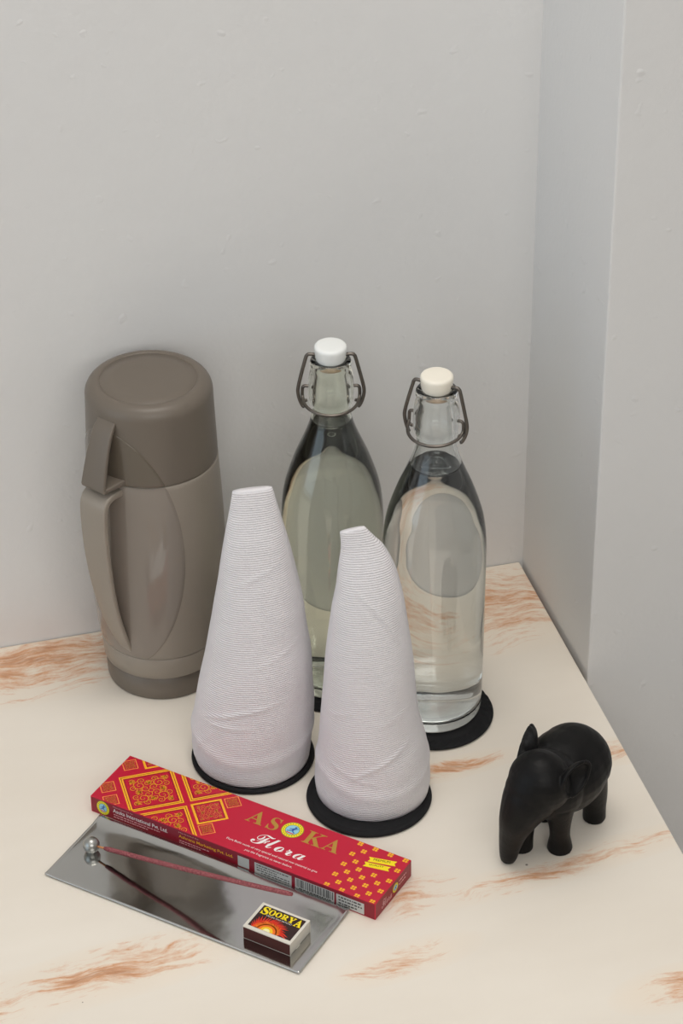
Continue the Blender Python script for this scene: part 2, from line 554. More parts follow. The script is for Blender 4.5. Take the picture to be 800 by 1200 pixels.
strap('handle', hp, tang, [0.0290 - 0.004 * (i / n_) - 0.0185 * max(0, (i / n_ - 0.45) / 0.55) ** 1.6 for i in range(n_)],
      [0.0070 - 0.0040 * (i / n_) for i in range(n_)], m_body, th_body)
cpth = spline([rp(d, z) for d, z in ((0.0525, 0.2890), (0.0590, 0.2810), (0.0655, 0.2660), (0.0705, 0.2500), (0.0745, 0.2345))], 6)
n_ = len(cpth)
ch = strap('cap_handle', cpth, tang, [0.019 + 0.007 * (i / n_) for i in range(n_)], [0.004] * n_, m_cap, th_cap)
fp = [rp(0.050, 0.2345), rp(0.060, 0.2345), rp(0.0752, 0.2338)]
strap('cap_flange', fp, tang, [0.036, 0.033, 0.026], [0.0060, 0.0052, 0.004], m_cap, th_cap)

# ------------------------------------------------------------------ coasters
def coaster(x, y, label, ridged=False):
    prof = [(0, 0.0), (0.0505, 0.0), (0.0525, 0.0006), (0.0532, 0.0020), (0.0527, 0.0036), (0.0512, 0.0044), (0.0490, 0.0043),
            (0.0478, 0.0037), (0.0468, 0.0040), (0.0440, 0.0043), (0.0, 0.0043)]
    if ridged:
        prof = [(0, 0.0), (0.0505, 0.0), (0.0525, 0.0008), (0.0532, 0.0022), (0.0527, 0.0036), (0.0512, 0.0043), (0.0495, 0.0044), (0.0475, 0.0044),
                (0.0455, 0.0043), (0.0435, 0.0041), (0.0425, 0.0039), (0.042, 0.0043), (0.0, 0.0043)]
    o = lathe('coaster', prof, m_coast, None, n=144 if ridged else 96)
    if ridged:
        for v in o.data.vertices:
            r = math.hypot(v.co.x, v.co.y)
            if 0.0430 < r < 0.053 and v.co.z > 0.003:
                a = math.atan2(v.co.y, v.co.x) + (r - 0.048) * 14
                v.co.z += 0.0007 * (math.cos(a * 36) - 0.6)
    o.location = (x, y, H)
    tag(o, label, 'coaster', 'round black coasters')
    return o
c1xy = (-0.3116, -0.2125)
c2xy = (-0.2300, -0.2925)
c3xy = (-0.1452, -0.1985)
c4xy = (-0.2135, -0.1260)
coaster(*c1xy, 'round black coaster under the straight white paper cover')
coaster(*c2xy, 'round black coaster with wide rim under the bent-tipped white paper cover')
coaster(*c3xy, 'round black coaster with ridged rim under the clear water bottle', True)
coaster(*c4xy, 'round black coaster under the green-tinted bottle, mostly hidden', True)

# ------------------------------------------------------------------ swing-top bottles
OUT = smooth_profile([(0.0385, 0.0000), (0.0412, 0.0016), (0.0428, 0.0060), (0.0434, 0.020), (0.0437, 0.050), (0.0440, 0.090), (0.0441, 0.140), (0.0441, 0.170),
       (0.0432, 0.188), (0.0408, 0.204), (0.0366, 0.219), (0.0312, 0.2345), (0.0256, 0.248), (0.0212, 0.259), (0.0183, 0.268), (0.0168, 0.276), (0.0163, 0.2815)], 5)
NECK = smooth_profile([(0.0163, 0.2815), (0.0166, 0.2845), (0.0180, 0.2875), (0.0190, 0.2930), (0.0193, 0.3010), (0.0187, 0.3095), (0.0176, 0.3165), (0.0170, 0.3205),
        (0.0173, 0.3235), (0.0171, 0.3265), (0.0158, 0.3282)], 5)
INN = smooth_profile([(0.0120, 0.3282), (0.0115, 0.3255), (0.0118, 0.315), (0.0130, 0.300), (0.0132, 0.285), (0.0138, 0.276), (0.0156, 0.268), (0.0186, 0.259), (0.0230, 0.248), (0.0286, 0.2345),
       (0.0340, 0.219), (0.0381, 0.204), (0.0405, 0.188), (0.0413, 0.170), (0.0413, 0.140), (0.0412, 0.09), (0.0408, 0.050), (0.0404, 0.022), (0.0394, 0.0135), (0.0365, 0.0092)], 5)
def bottle(x, y, rz, glass, cer, level, label, cap_dz=0.0):
    B = empty('swing_top_bottle', (x, y, H + 0.0044), rz)
    tag(B, label, 'bottle', 'swing-top water bottles')
    prof = [(0, 0.0030), (0.020, 0.0026), (0.034, 0.0010)] + OUT + NECK[1:] + INN + [(0.030, 0.0084), (0.018, 0.0092), (0, 0.0098)]
    lathe('glass_body', prof, glass, B, n=128)
    # water, reaching a hair into the glass
    wp = []
    for r, z in INN:
        if z < level: wp.append((r + 0.0004, z))
    wr = interp(sorted([(z, r) for r, z in INN]), level)[0]
    full = [(0, level), (wr * 0.9, level), (wr * 0.99, level + 0.0003), (wr + 0.0004, level + 0.0007)] + wp + [(0.030, 0.0081), (0.018, 0.0089), (0, 0.0095)]
    lathe('water', full, m_water, B, n=128)
    # stopper
    z0 = 0.3232 + cap_dz
    st = smooth_profile([(0.0106, z0), (0.0113, z0 + 0.002), (0.0126, z0 + 0.007), (0.0134, z0 + 0.0125), (0.0136, z0 + 0.0155), (0.0130, z0 + 0.0175), (0.0112, z0 + 0.0186), (0.0075, z0 + 0.0190)], 4)
    cap = lathe('stopper', [(0, z0)] + st + [(0, z0 + 0.0190)], cer, B, n=64)
    lathe('gasket', [(0.0090, z0 - 0.0026), (0.0104, z0 - 0.0018), (0.0110, z0 - 0.0004), (0.0105, z0 + 0.0004), (0, z0 + 0.0004), (0, z0 - 0.0026)], m_gasket, cap, n=48)
    # bail wire: both arms out of the stopper, bent down to the hooks (local x = across)
    zc = z0 + 0.0090
    for s in (-1, 1):
        pts = spline([(s * 0.0110, 0, zc), (s * 0.0175, 0, zc + 0.0006), (s * 0.0196, 0, zc - 0.0006), (s * 0.0208, 0, zc - 0.0035), (s * 0.0245, -0.0008, zc - 0.018), (s * 0.0272, -0.0012, zc - 0.030),
                      (s * 0.0276, -0.0014, zc - 0.036), (s * 0.0262, -0.0016, zc - 0.043), (s * 0.0240, -0.0022, zc - 0.048), (s * 0.0228, -0.0035, zc - 0.0485)], 6)
        tube('bail_wire', pts, 0.00155, m_wire, B)
    # lever wire: in at the side pivots, then round the front of the neck
    pts = []
    zl = 0.2905
    left = [(-0.0178, 0, 0.3015), (-0.0215, 0, 0.3020), (-0.0236, 0, 0.3005), (-0.0240, 0, 0.2960), (-0.0238, -0.0010, 0.2920)]
    arc = [(-0.0236 * math.cos(t), -0.0236 * math.sin(t), zl - 0.0035 * math.sin(t)) for t in [math.pi * k / 10 for k in range(1, 10)]]
    right = [(-p[0], p[1], p[2]) for p in reversed(left)]
    tube('lever_wire', spline(left + arc + right, 5), 0.00140, m_wire, B)
    for s in (-1, 1):
        tube('lever_end', spline([(s * 0.0236, -0.0006, 0.2895), (s * 0.0215, -0.0012, 0.2882), (s * 0.0200, -0.0012, 0.2888)], 5), 0.0013, m_wire, B)
    return B
view_rz = math.atan2(RGT.y, RGT.x)
bottle(-0.2150, -0.1230, view_rz, m_glass1, m_cer1, 0.2700, 'green-tinted swing-top glass bottle of water with white stopper, behind the covers')
bottle(-0.1440, -0.1920, view_rz - math.radians(24), m_glass2, m_cer2, 0.2560, 'clear swing-top glass bottle of water with cream stopper, nearest the corner')

# ------------------------------------------------------------------ paper covers
def cover(name, base, rows, label, seed, tiptilt, creases):
    """rows: height, offset to the right, half width, half depth"""
    rows = sorted(rows)
    nz_, nc = 150, 120
    zmax = rows[-1][0]
    P = [Vector((r[0], r[1], r[2])) for r in rows]
    verts, faces = [], []
    dense = []
    Q = spline([(r[1], r[2], r[0]) for r in rows], 12)
    D = spline([(r[3], 0, r[0]) for r in rows], 12)
    tab1 = sorted([(q.z, q.x, q.y) for q in Q]); tab2 = sorted([(d.z, d.x) for d in D])
    for i in range(nz_ + 1):
        z = zmax * i / nz_
        cxo, hw = interp(tab1, z); hd = interp(tab2, z)[0]
        k = z / zmax
        for j in range(nc):
            a = 2 * math.pi * j / nc
            ex = 1.0 - 0.18 * k
            ca, sa = math.cos(a), math.sin(a)
            u = cxo + hw * math.copysign(abs(ca) ** ex, ca)
            v = hd * math.copysign(abs(sa) ** ex, sa)
            nrm = Vector((ca, sa, 0))
            q = Vector((u * 13 + seed, v * 13, z * 9))
            d = noise.noise(q) * 0.0017 + noise.noise(q * 2.9) * 0.0006
            for (a0, z0_, sl, ln, amp) in creases:          # thin pinched folds
                da_ = (a - a0 + math.pi) % (2 * math.pi) - math.pi
                off = (z - z0_) - sl * da_ * hw
                run = max(0.0, 1 - (da_ * hw / ln) ** 2)
                d += amp * run * math.exp(-(off / 0.0016) ** 2)
            d += 0.0012 * math.exp(-((z - 0.030 - 0.006 * math.sin(a * 2 + seed)) / 0.006) ** 2)   # rim of the glass underneath
            d *= min(1, hw / 0.03) * (0.35 + 0.65 * min(1, z / 0.02))
            zz = z + tiptilt * u * (k ** 6)
            p = RGT * (u + ca * d) + FWD * (v + sa * d) + Vector((0, 0, zz))
            if i == 0:
                p.z = 0.0
            verts.append(p)
    for i in range(nz_):
        for j in range(nc):
            faces.append((i * nc + j, i * nc + (j + 1) % nc, (i + 1) * nc + (j + 1) % nc, (i + 1) * nc + j))
    faces.append(tuple(range(nz_ * nc, (nz_ + 1) * nc)))
    o = fix_normals(mesh_obj(name, verts, faces, m_paper))
    sol = o.modifiers.new('paper', 'SOLIDIFY'); sol.thickness = 0.0006; sol.offset = -1
    o.location = (base[0], base[1], H + 0.0043)
    tag(o, label, 'paper cover', 'white crepe paper glass covers')
    return o
cover('paper_cover', (-0.3116, -0.212), [
    (0.0, -0.0004, 0.0492, 0.049), (0.012, -0.0008, 0.0512, 0.0505), (0.0331, 0.0000, 0.0520, 0.0505), (0.0560, 0.0022, 0.0510, 0.049), (0.0795, 0.0042, 0.0486, 0.046),
    (0.1070, 0.0072, 0.0452, 0.042), (0.1338, 0.0082, 0.0412, 0.037), (0.1690, 0.0095, 0.0362, 0.030), (0.2212, 0.0082, 0.0266, 0.018), (0.2480, 0.0073, 0.0208, 0.010), (0.2720, 0.0065, 0.0160, 0.0035)],
    'tall straight white crepe paper cover with flat open tip, beside the thermos', 1.7, 0.12,
    [(4.45, 0.075, 0.35, 0.040, 0.0011), (4.9, 0.165, -2.4, 0.016, 0.0008), (4.2, 0.060, 0.05, 0.030, 0.0007), (3.7, 0.030, 1.4, 0.02, 0.0009), (5.2, 0.13, 0.5, 0.03, 0.0006), (4.7, 0.20, 0.6, 0.02, 0.0006)])
cover('paper_cover', (-0.2247, -0.2835), [
    (0.0, 0.0000, 0.0478, 0.047), (0.012, 0.0002, 0.0492, 0.0488), (0.0329, 0.0004, 0.0482, 0.047), (0.0520, 0.0002, 0.0462, 0.045), (0.0880, -0.0023, 0.0410, 0.040),
    (0.1504, -0.0026, 0.0345, 0.032), (0.1890, -0.0026, 0.0298, 0.025), (0.2110, -0.0030, 0.0262, 0.020), (0.2300, -0.0047, 0.0228, 0.0145), (0.2480, -0.0078, 0.0176, 0.0085), (0.2570, -0.0110, 0.0140, 0.006), (0.2690, -0.0155, 0.0102, 0.0030)],
    'shorter white crepe paper cover with bent pointed tip, in front of the bottles', 7.3, 0.25,
    [(4.9, 0.058, 0.55, 0.034, 0.0012), (5.0, 0.195, -1.5, 0.022, 0.0009), (4.95, 0.190, -1.5, 0.022, -0.0006), (4.3, 0.045, -0.3, 0.03, 0.0007), (3.9, 0.10, 0.3, 0.02, 0.0006), (5.3, 0.10, 0.4, 0.02, 0.0006)])

# ------------------------------------------------------------------ flat print helper
def clip_poly(poly, x0, x1, y0, y1):
    def cut(P, f, inter):
        out = []
        for i in range(len(P)):
            a, b = P[i - 1], P[i]
            fa, fb = f(a), f(b)
            if fa >= 0:
                out.append(a)
                if fb < 0: out.append(inter(a, b, fa, fb))
            elif fb >= 0:
                out.append(inter(a, b, fa, fb))
        return out
    def inter(a, b, fa, fb):
        t = fa / (fa - fb)
        return (a[0] + (b[0] - a[0]) * t, a[1] + (b[1] - a[1]) * t)
    for f in (lambda p: p[0] - x0, lambda p: x1 - p[0], lambda p: p[1] - y0, lambda p: y1 - p[1]):
        if len(poly) < 3: return []
        poly = cut(poly, f, inter)
    return poly if len(poly) >= 3 else []

class Print:
    """flat printed shapes in millimetres on one face: origin, u and v axes, normal"""
    def __init__(s, org, u, v, rect):
        s.org, s.u, s.v = Vector(org), Vector(u), Vector(v)
        s.n = s.u.cross(s.v).normalized()
        s.rect = rect
        s.reset()
    def reset(s):
        s.verts, s.faces, s.mi, s.mats = [], [], [], []
    def at(s, x, y, layer):
        return s.org + s.u * (x / 1000) + s.v * (y / 1000) + s.n * (0.00004 + 0.00004 * layer)
    def poly(s, pts, m, layer=1, clip=True):
        if clip: pts = clip_poly([tuple(p) for p in pts], *s.rect)
        if len(pts) < 3: return
        if m not in s.mats: s.mats.append(m)
        i = len(s.verts)
        s.verts += [s.at(x, y, layer) for x, y in pts]
        s.faces.append(tuple(range(i, i + len(pts))))
        s.mi.append(s.mats.index(m))
    def disc(s, x, y, rx, ry, m, layer=1, n=32):
        s.poly([(x + rx * math.cos(2 * math.pi * k / n), y + ry * math.sin(2 * math.pi * k / n)) for k in range(n)], m, layer)
    def ribbon(s, pts, w, m, layer=1):
        for i in range(len(pts) - 1):
            (x0, y0), (x1, y1) = pts[i], pts[i + 1]
            dx, dy = x1 - x0, y1 - y0
            L = math.hypot(dx, dy)
            if L < 1e-6: continue
            nx, ny = -dy / L * w / 2, dx / L * w / 2
            ex, ey = dx / L * w * 0.2, dy / L * w * 0.2
            s.poly([(x0 - ex - nx, y0 - ey - ny), (x1 + ex - nx, y1 + ey - ny), (x1 + ex + nx, y1 + ey + ny), (x0 - ex + nx, y0 - ey + ny)], m, layer)
    def build(s, name, parent):
        o = mesh_obj(name, s.verts, s.faces, s.mats, parent, smooth=False)
        for p, k in zip(o.data.polygons, s.mi): p.material_index = k
        s.reset()
        return o
    def text(s, name, body, x, y, w, h, m, parent, layer=3, shear=0.0, rot=0.0, bold=0.0, halo=None):
        """lettering whose bounding box is w by h with its lower left corner at x, y"""
        cu = bpy.data.curves.new('t', 'FONT')
        cu.body = body; cu.size = 1.0; cu.shear = shear; cu.resolution_u = 3
        cu.offset = bold
        ob = bpy.data.objects.new('t', cu); C.objects.link(ob)
        dg = bpy.context.evaluated_depsgraph_get(); dg.update()
        me = bpy.data.meshes.new_from_object(ob.evaluated_get(dg))
        bpy.data.objects.remove(ob); bpy.data.curves.remove(cu)
        xs = [v.co.x for v in me.vertices]; ys = [v.co.y for v in me.vertices]
        bx, by = min(xs), min(ys); sx = w / max(max(xs) - bx, 1e-6); sy = h / max(max(ys) - by, 1e-6)
        ca, sa = math.cos(rot), math.sin(rot)
        for v in me.vertices:
            px, py = (v.co.x - bx) * sx, (v.co.y - by) * sy
            v.co = s.at(x + px * ca - py * sa, y + px * sa + py * ca, layer)
        me.materials.clear(); me.materials.append(m)
        me.name = name
        o = bpy.data.objects.new(name, me); C.objects.link(o)
        o.parent = parent
        return o

def mserif(t):
    """serif bold capitals/letters of the mathematical alphabet"""
    return ''.join(chr(0x1D400 + ord(c) - 65) if 'A' <= c <= 'Z' else (chr(0x1D41A + ord(c) - 97) if 'a' <= c <= 'z' else c) for c in t)
def mscript(t):
    return ''.join(chr(0x1D4D0 + ord(c) - 65) if 'A' <= c <= 'Z' else (chr(0x1D4EA + ord(c) - 97) if 'a' <= c <= 'z' else c) for c in t)
def mitalic(t):
    return ''.join(chr(0x1D468 + ord(c) - 65) if 'A' <= c <= 'Z' else (chr(0x1D482 + ord(c) - 97) if 'a' <= c <= 'z' else c) for c in t)

# ------------------------------------------------------------------ incense box
IB = empty('incense_box', (-0.3417, -0.3218, H), math.radians(-44.85))
tag(IB, 'long flat crimson incense box with gold lettering and yellow diamond pattern', 'incense box')
BL, BW, BH = 273.8, 60.5, 17.0
IC = box('carton', -BL / 2000, BL / 2000, -BW / 2000, BW / 2000, 0, BH / 1000, m_red, IB, bev=0.0006)
# side and end faces get a deeper red sheet, shade put into the colour
top = Print((0, 0, BH / 1000), (1, 0, 0), (0, 1, 0), (-136.4, 136.4, -29.8, 29.8))
frn = Print((0, -BW / 2000, 0), (1, 0, 0), (0, 0, 1), (-136.4, 136.4, 0.5, 16.5))
end = Print((BL / 2000, 0, 0), (0, 1, 0), (0, 0, 1), (-29.8, 29.8, 0.5, 16.5))
bak = Print((0, BW / 2000, 0), (-1, 0, 0), (0, 0, 1), (-136.4, 136.4, 0.5, 16.5))
frn.poly([(-136.2, 0.6), (136.2, 0.6), (136.2, 16.2), (-136.2, 16.2)], m_redside, 0); frn.build('shaded_side', IC)
bak.poly([(-136.2, 0.6), (136.2, 0.6), (136.2, 16.2), (-136.2, 16.2)], m_redside, 0); bak.build('shaded_side', IC)
end.poly([(-29.6, 0.6), (29.6, 0.6), (29.6, 16.2), (-29.6, 16.2)], m_redside, 0); end.build('shaded_end', IC)

def diamond_frame(P, cxm, cym, hd, w, m, layer=1):
    o_, i_ = hd, hd - w * 1.414
    A = [(cxm - o_, cym), (cxm, cym + o_), (cxm + o_, cym), (cxm, cym - o_)]
    B = [(cxm - i_, cym), (cxm, cym + i_), (cxm + i_, cym), (cxm, cym - i_)]
    for k in range(4):
        P.poly([A[k], A[(k + 1) % 4], B[(k + 1) % 4], B[k]], m, layer)

def scrolls(P, cxm, cym, hd, m, w, seed):
    """curling tendrils inside a diamond, mirrored about its centre"""
    rnd = random.Random(seed)
    s = hd / 1.414
    def tr(p, q, rk):
        for _ in range(rk): p, q = -q, p
        return (cxm + (p - q) / 1.414, cym + (p + q) / 1.414)
    curls = [(.45, .45, .30, 0.2, 1.5, 1), (.75, .30, .18, 2.2, 1.3, -1), (.30, .75, .18, -0.6, 1.3, 1), (.18, .22, .20, 3.6, 1.2, -1),
             (.78, .72, .15, 1.0, 1.2, -1), (.50, .08, .17, 4.4, 1.3, 1), (.08, .52, .16, 0.8, 1.2, -1)]
    for (a, b, r0, ph, turns, dr) in curls:
        for rk in range(4):
            pts = []
            for k in range(19):
                t = k / 18
                r = s * r0 * (1 - 0.85 * t)
                an = ph + dr * turns * 2 * math.pi * t
                pts.append(tr(a * s + r * math.cos(an), b * s + r * math.sin(an), rk))
            P.ribbon(pts, w, m, 2)
    for rk in range(4):     # leaf fans in the corners and along the middle
        for (a, b, d0) in ((.86, .86, math.pi * 1.25), (.52, .0, 0.0)):
            for k in range(-2, 3):
                an = d0 + k * 0.42
                L = s * .22
                pts = [tr(a * s * .95 + L * t * math.cos(an), b * s * .95 + L * t * math.sin(an), rk) for t in (0, .5, 1)]
                P.ribbon(pts, w * 1.1, m, 2)
        pts = [tr(s * .12 * math.cos(t), s * .12 * math.sin(t), 0) for t in [k * math.pi / 6 for k in range(13)]]
    P.ribbon(pts, w, m, 2)

for (cxm, cym, hd) in ((-96.0, 0.6, 33.0), (-59.4, 37.2, 33.0), (-59.4, -34.6, 33.0), (-132.6, 37.2, 33.0), (-132.6, -34.6, 33.0)):
    if cxm < -130: continue
    diamond_frame(top, cxm, cym, hd, 3.1, m_yel, 1)
    diamond_frame(top, cxm, cym, hd - 3.1 * 1.414 * .42, 0.55, m_redside, 2)
    diamond_frame(top, cxm, cym, hd - 5.4, 0.30, m_mlabel, 1)
    scrolls(top, cxm, cym, hd - 6.4, m_yel, 0.52, 3)
diamond_frame(top, -38.6, 1.0, 18.8, 1.9, m_yel, 1)
diamond_frame(top, -38.6, 1.0, 15.6, 0.3, m_mlabel, 1)
scrolls(top, -38.6, 1.0, 14.8, m_salm, 0.34, 5)
diamond_frame(top, -115.5, 38.5, 17.5, 1.9, m_yel, 1); scrolls(top, -115.5, 38.5, 13.5, m_salm, 0.4, 5)
for (cxm, cym) in ((-129.8, 19.4), (-27.8, 20.7), (-28.9, -18.9), (-130.2, -13.9), (-118.4, -26.8)):
    diamond_frame(top, cxm, cym, 8.9, 0.75, m_salm, 1)
    scrolls(top, cxm, cym, 7.2, m_salm, 0.26, 9)
top.build('diamond_pattern', IC)
# little gold flowers on the right-hand part
for i in range(7):
    for j in range(-4, 5):
        u_, v_ = 91.0 + 7.0 * i, 7.0 * j - 0.6
        if (i + j) % 2: continue
        if 103 < u_ < 130 and 3 < v_ < 24: continue
        for k in range(4):
            a = math.pi / 4 + k * math.pi / 2
            pc, ps = math.cos(a), math.sin(a)
            sh = [(0.30, 0.0), (1.0, 0.80), (1.80, 1.25), (2.55, 0.75), (2.75, 0), (2.55, -0.75), (1.80, -1.25), (1.0, -0.80)]
            top.poly([(u_ + p * pc - q * ps, v_ + p * ps + q * pc) for p, q in sh], m_yel, 1)
top.build('flower_pattern', IC)
# banner
for (x0, y0, x1, y1, hgt_) in ((105.6, 14.2, 128.6, 19.9, 2.85), (105.0, 7.5, 127.0, 11.8, 2.7)):
    dx, dy = x1 - x0, y1 - y0
    L = math.hypot(dx, dy); ux, uy = dx / L, dy / L; vx, vy = -uy, ux
    f = lambda p, q: (x0 + ux * p + vx * q, y0 + uy * p + vy * q)
    top.poly([f(0, -hgt_), f(L, -hgt_), f(L - 1.6, 0), f(1.6, 0)], m_lemon, 1)
    top.poly([f(1.6, 0), f(L - 1.6, 0), f(L, hgt_), f(0, hgt_)], m_lemon, 1)
top.build('banner', IC)
top.text('lettering', 'PREMIUM', 110.0, 14.6, 14.0, 2.6, m_black, IC, 3, rot=0.243)
top.text('lettering', 'QUALITY', 109.2, 7.8, 12.6, 2.4, m_black, IC, 3, rot=0.193)
# ASOKA with the round seal as its O
top.text('lettering', mserif('A'), -7.8, 6.6, 15.8, 15.4, m_gold, IC)
top.text('lettering', mserif('S'), 11.8, 6.2, 9.8, 15.8, m_gold, IC)
top.text('lettering', mserif('K'), 46.6, 6.2, 17.6, 15.6, m_gold, IC)
top.text('lettering', mserif('A'), 64.6, 6.6, 15.2, 15.4, m_gold, IC)
def seal(P, x, y, r, parent, sy=1.0):
    P.disc(x, y, r, r * sy, m_green, 1); P.disc(x, y, r * .94, r * .94 * sy, m_lemon, 2)
    for k in range(22):
        a = 2 * math.pi * k / 22
        P.disc(x + r * .8 * math.cos(a), y + r * .8 * sy * math.sin(a), r * .055, r * .07 * sy, m_green, 3, 6)
    P.disc(x, y, r * .66, r * .66 * sy, m_green, 3); P.disc(x, y, r * .60, r * .60 * sy, m_sky, 4)
    # running figure on a mount
    q = lambda pts: P.poly([(x + a * r, y + b * r * sy) for a, b in pts], m_blue, 5)
    q([(-.08, -.1), (.12, -.12), (.2, .22), (.02, .26)]); P.disc(x + .16 * r, y + .36 * r * sy, .11 * r, .11 * r * sy, m_blue, 5, 10)
    q([(.14, .2), (.42, .34), (.44, .26), (.16, .08)]); q([(.04, .2), (-.3, .06), (-.28, -.02), (.06, .1)])
    q([(.1, -.1), (.38, -.3), (.3, -.36), (0, -.14)]); q([(-.06, -.06), (-.42, -.22), (-.4, -.32), (.02, -.14)])
    P.poly([(x - .45 * r, y - .36 * r * sy), (x + .4 * r, y - .4 * r * sy), (x + .3 * r, y - .5 * r * sy), (x - .3 * r, y - .5 * r * sy)], m_fl1, 5)
    P.build('seal_emblem', parent)
seal(top, 33.6, 14.8, 9.6, IC)
top.text('lettering', mscript('Flora'), 9.6, -14.6, 50.0, 14.0, m_white, IC)
top.text('lettering', 'Flora Bathi made of very special and natural raw material to give', -8.8, -21.6, 86.0, 3.0, m_white, IC)
top.text('lettering', 'you the fragrance as never before.', 11.6, -26.6, 45.0, 3.0, m_white, IC)
# front side
seal(frn, -124.6, 8.6, 6.4, IC, 1.15)
frn.text('lettering', 'Manufactured by:', -114.2, 13.2, 20.0, 1.7, m_pink, IC)
frn.text('lettering', 'Asoka International Pvt. Ltd.', -114.4, 8.3, 54.2, 4.0, m_white, IC, bold=0.008)
frn.text('lettering', 'Marketed by:', -49.2, 13.0, 20.0, 1.7, m_pink, IC)
frn.text('lettering', 'Ashrena Marketing Pvt. Ltd.', -49.2, 7.6, 52.8, 4.0, m_yel, IC, bold=0.008)
rnd = random.Random(4)
def dashes(P, x0, x1, y, h, m):
    x = x0
    while x < x1:
        L = rnd.uniform(1.0, 3.2)
        P.poly([(x, y), (min(x + L, x1), y), (min(x + L, x1), y + h), (x, y + h)], m, 2)
        x += L + rnd.uniform(0.5, 0.9)
dashes(frn, -114, -68, 5.6, 1.0, m_pink); dashes(frn, -114, -80, 3.1, 1.0, m_pink)
dashes(frn, -49, -20, 5.0, 0.9, m_pink); dashes(frn, -49, -28, 2.8, 0.9, m_pink)
frn.build('small_print', IC)
def patch(P, x0, x1, y0, y1, m, layer=1): P.poly([(x0, y0), (x1, y0), (x1, y1), (x0, y1)], m, layer)
patch(frn, 8.0, 18.8, 2.6, 13.4, m_grey); frn.build('blank_label', IC)
patch(frn, 24.0, 59.1, 1.6, 13.2, m_grey)
for yy, a, b in ((10.4, 26, 56), (7.9, 26, 45), (5.4, 26, 57), (3.1, 30, 57)): dashes(frn, a, b, yy, 1.1, m_dgrey)
frn.build('price_label', IC)
patch(frn, 62.4, 99.1, 1.6, 13.2, m_grey)
x = 64.0
while x < 97:
    L = rnd.choice((0.35, 0.55, 0.9, 1.2))
    patch(frn, x, x + L, 4.2, 12.6, m_dgrey, 2); x += L + rnd.choice((0.4, 0.6, 0.9))
dashes(frn, 66, 96, 2.2, 1.3, m_dgrey)
frn.build('barcode', IC)
patch(frn, 100.9, 126.6, 1.4, 13.0, m_grey)
for yy, a, b in ((9.8, 103, 124.5), (6.6, 103, 125), (3.4, 103, 120)): dashes(frn, a, b, yy, 1.6, m_dgrey)
frn.build('address_label', IC)
end.text('lettering', mscript('Flora'), -20.0, 3.6, 17.0, 8.4, m_pink, IC)
seal(end, 3.0, 8.8, 4.6, IC)
dashes(end, 9, 22, 10.2, 1.4, m_pink); dashes(end, 9, 20, 6.6, 1.4, m_pink); end.build('small_print', IC)

# ------------------------------------------------------------------ steel tray, ball holder, incense stick
TR = empty('incense_tray', (-0.3975, -0.3704, H), math.radians(-44.3))
tag(TR, 'polished steel rectangular incense tray with ball holder, in front of crimson box', 'tray')
TL, TW = 0.1200, 0.0411
def tray_z(u, v):
    t = v / TW
    z = 0.0011
    if t > 0.60: z += 0.0019 * ((t - 0.60) / 0.40) ** 2
    e = abs(u) / TL
    if e > 0.93: z += 0.0006 * ((e - 0.93) / 0.07) ** 2
    z += 0.0003 * noise.noise(Vector((u * 18, v * 30, 2.0)))
    return z
nu, nv = 120, 44
verts, faces = [], []
for i in range(nu + 1):
    for j in range(nv + 1):
        u, v = -TL + 2 * TL * i / nu, -TW + 2 * TW * j / nv
        verts.append((u, v, tray_z(u, v)))
for i in range(nu):
    for j in range(nv):
        a = i * (nv + 1) + j
        faces.append((a, a + nv + 1, a + nv + 2, a + 1))
pl = fix_normals(mesh_obj('tray_plate', verts, faces, m_steel, TR))
so = pl.modifiers.new('sheet', 'SOLIDIFY'); so.thickness = 0.0008; so.offset = -1
so.material_offset = 0
# ball with a little neck
bu, bv = -0.1017, 0.0009
ball = lathe('ball_holder', [(0, 0.0012), (0.0030, 0.0012), (0.0032, 0.0020)] + [(0.0071 * math.cos(t), 0.0086 + 0.0071 * math.sin(t)) for t in [math.radians(-58 + 148 * k / 20) for k in range(20)]] + [(0, 0.0157)], m_ball, TR, n=48)
ball.location = (bu, bv, 0)
Rt = Matrix.Rotation(math.radians(-44.3), 3, 'Z')
bw = Vector((-0.3975, -0.3704, 0)) + Rt @ Vector((bu, bv, 0.0085))
tip = Vector((-0.33667, -0.45066, 0.055))
ST = empty('incense_stick', (bw.x, bw.y, H))
tag(ST, 'thin maroon incense stick leaning up out of the steel ball', 'incense stick')
d0 = Vector((0, 0, bw.z)); d1 = tip - Vector((bw.x, bw.y, 0))
L = (d1 - d0).length
dirn = (d1 - d0).normalized()
tube('bamboo_core', [d0 + dirn * 0.0063, d0 + dirn * 0.02], 0.00095, m_bamboo, ST)
cps, crs = [], []
for k in range(41):
    t = 0.0145 + (L - 0.0145) * k / 40
    sag = -0.0012 * math.sin(math.pi * k / 40)
    cps.append(d0 + dirn * t + Vector((0, 0, sag)))
    crs.append(0.0021 * (0.75 if k in (0, 40) else 1) + 0.00012 * noise.noise(Vector((k * .7, 0, 0))))
tube('incense_paste', cps, crs, m_incense, ST, n=12)

# ------------------------------------------------------------------ matchbox
MB = empty('matchbox', (-0.3465, -0.4368, H + 0.0013), math.radians(-44.9))
tag(MB, 'small matchbox with fiery sun label and yellow lettering, on steel tray', 'matchbox')
ml, mw, mh = 43.6, 31.2, 13.2
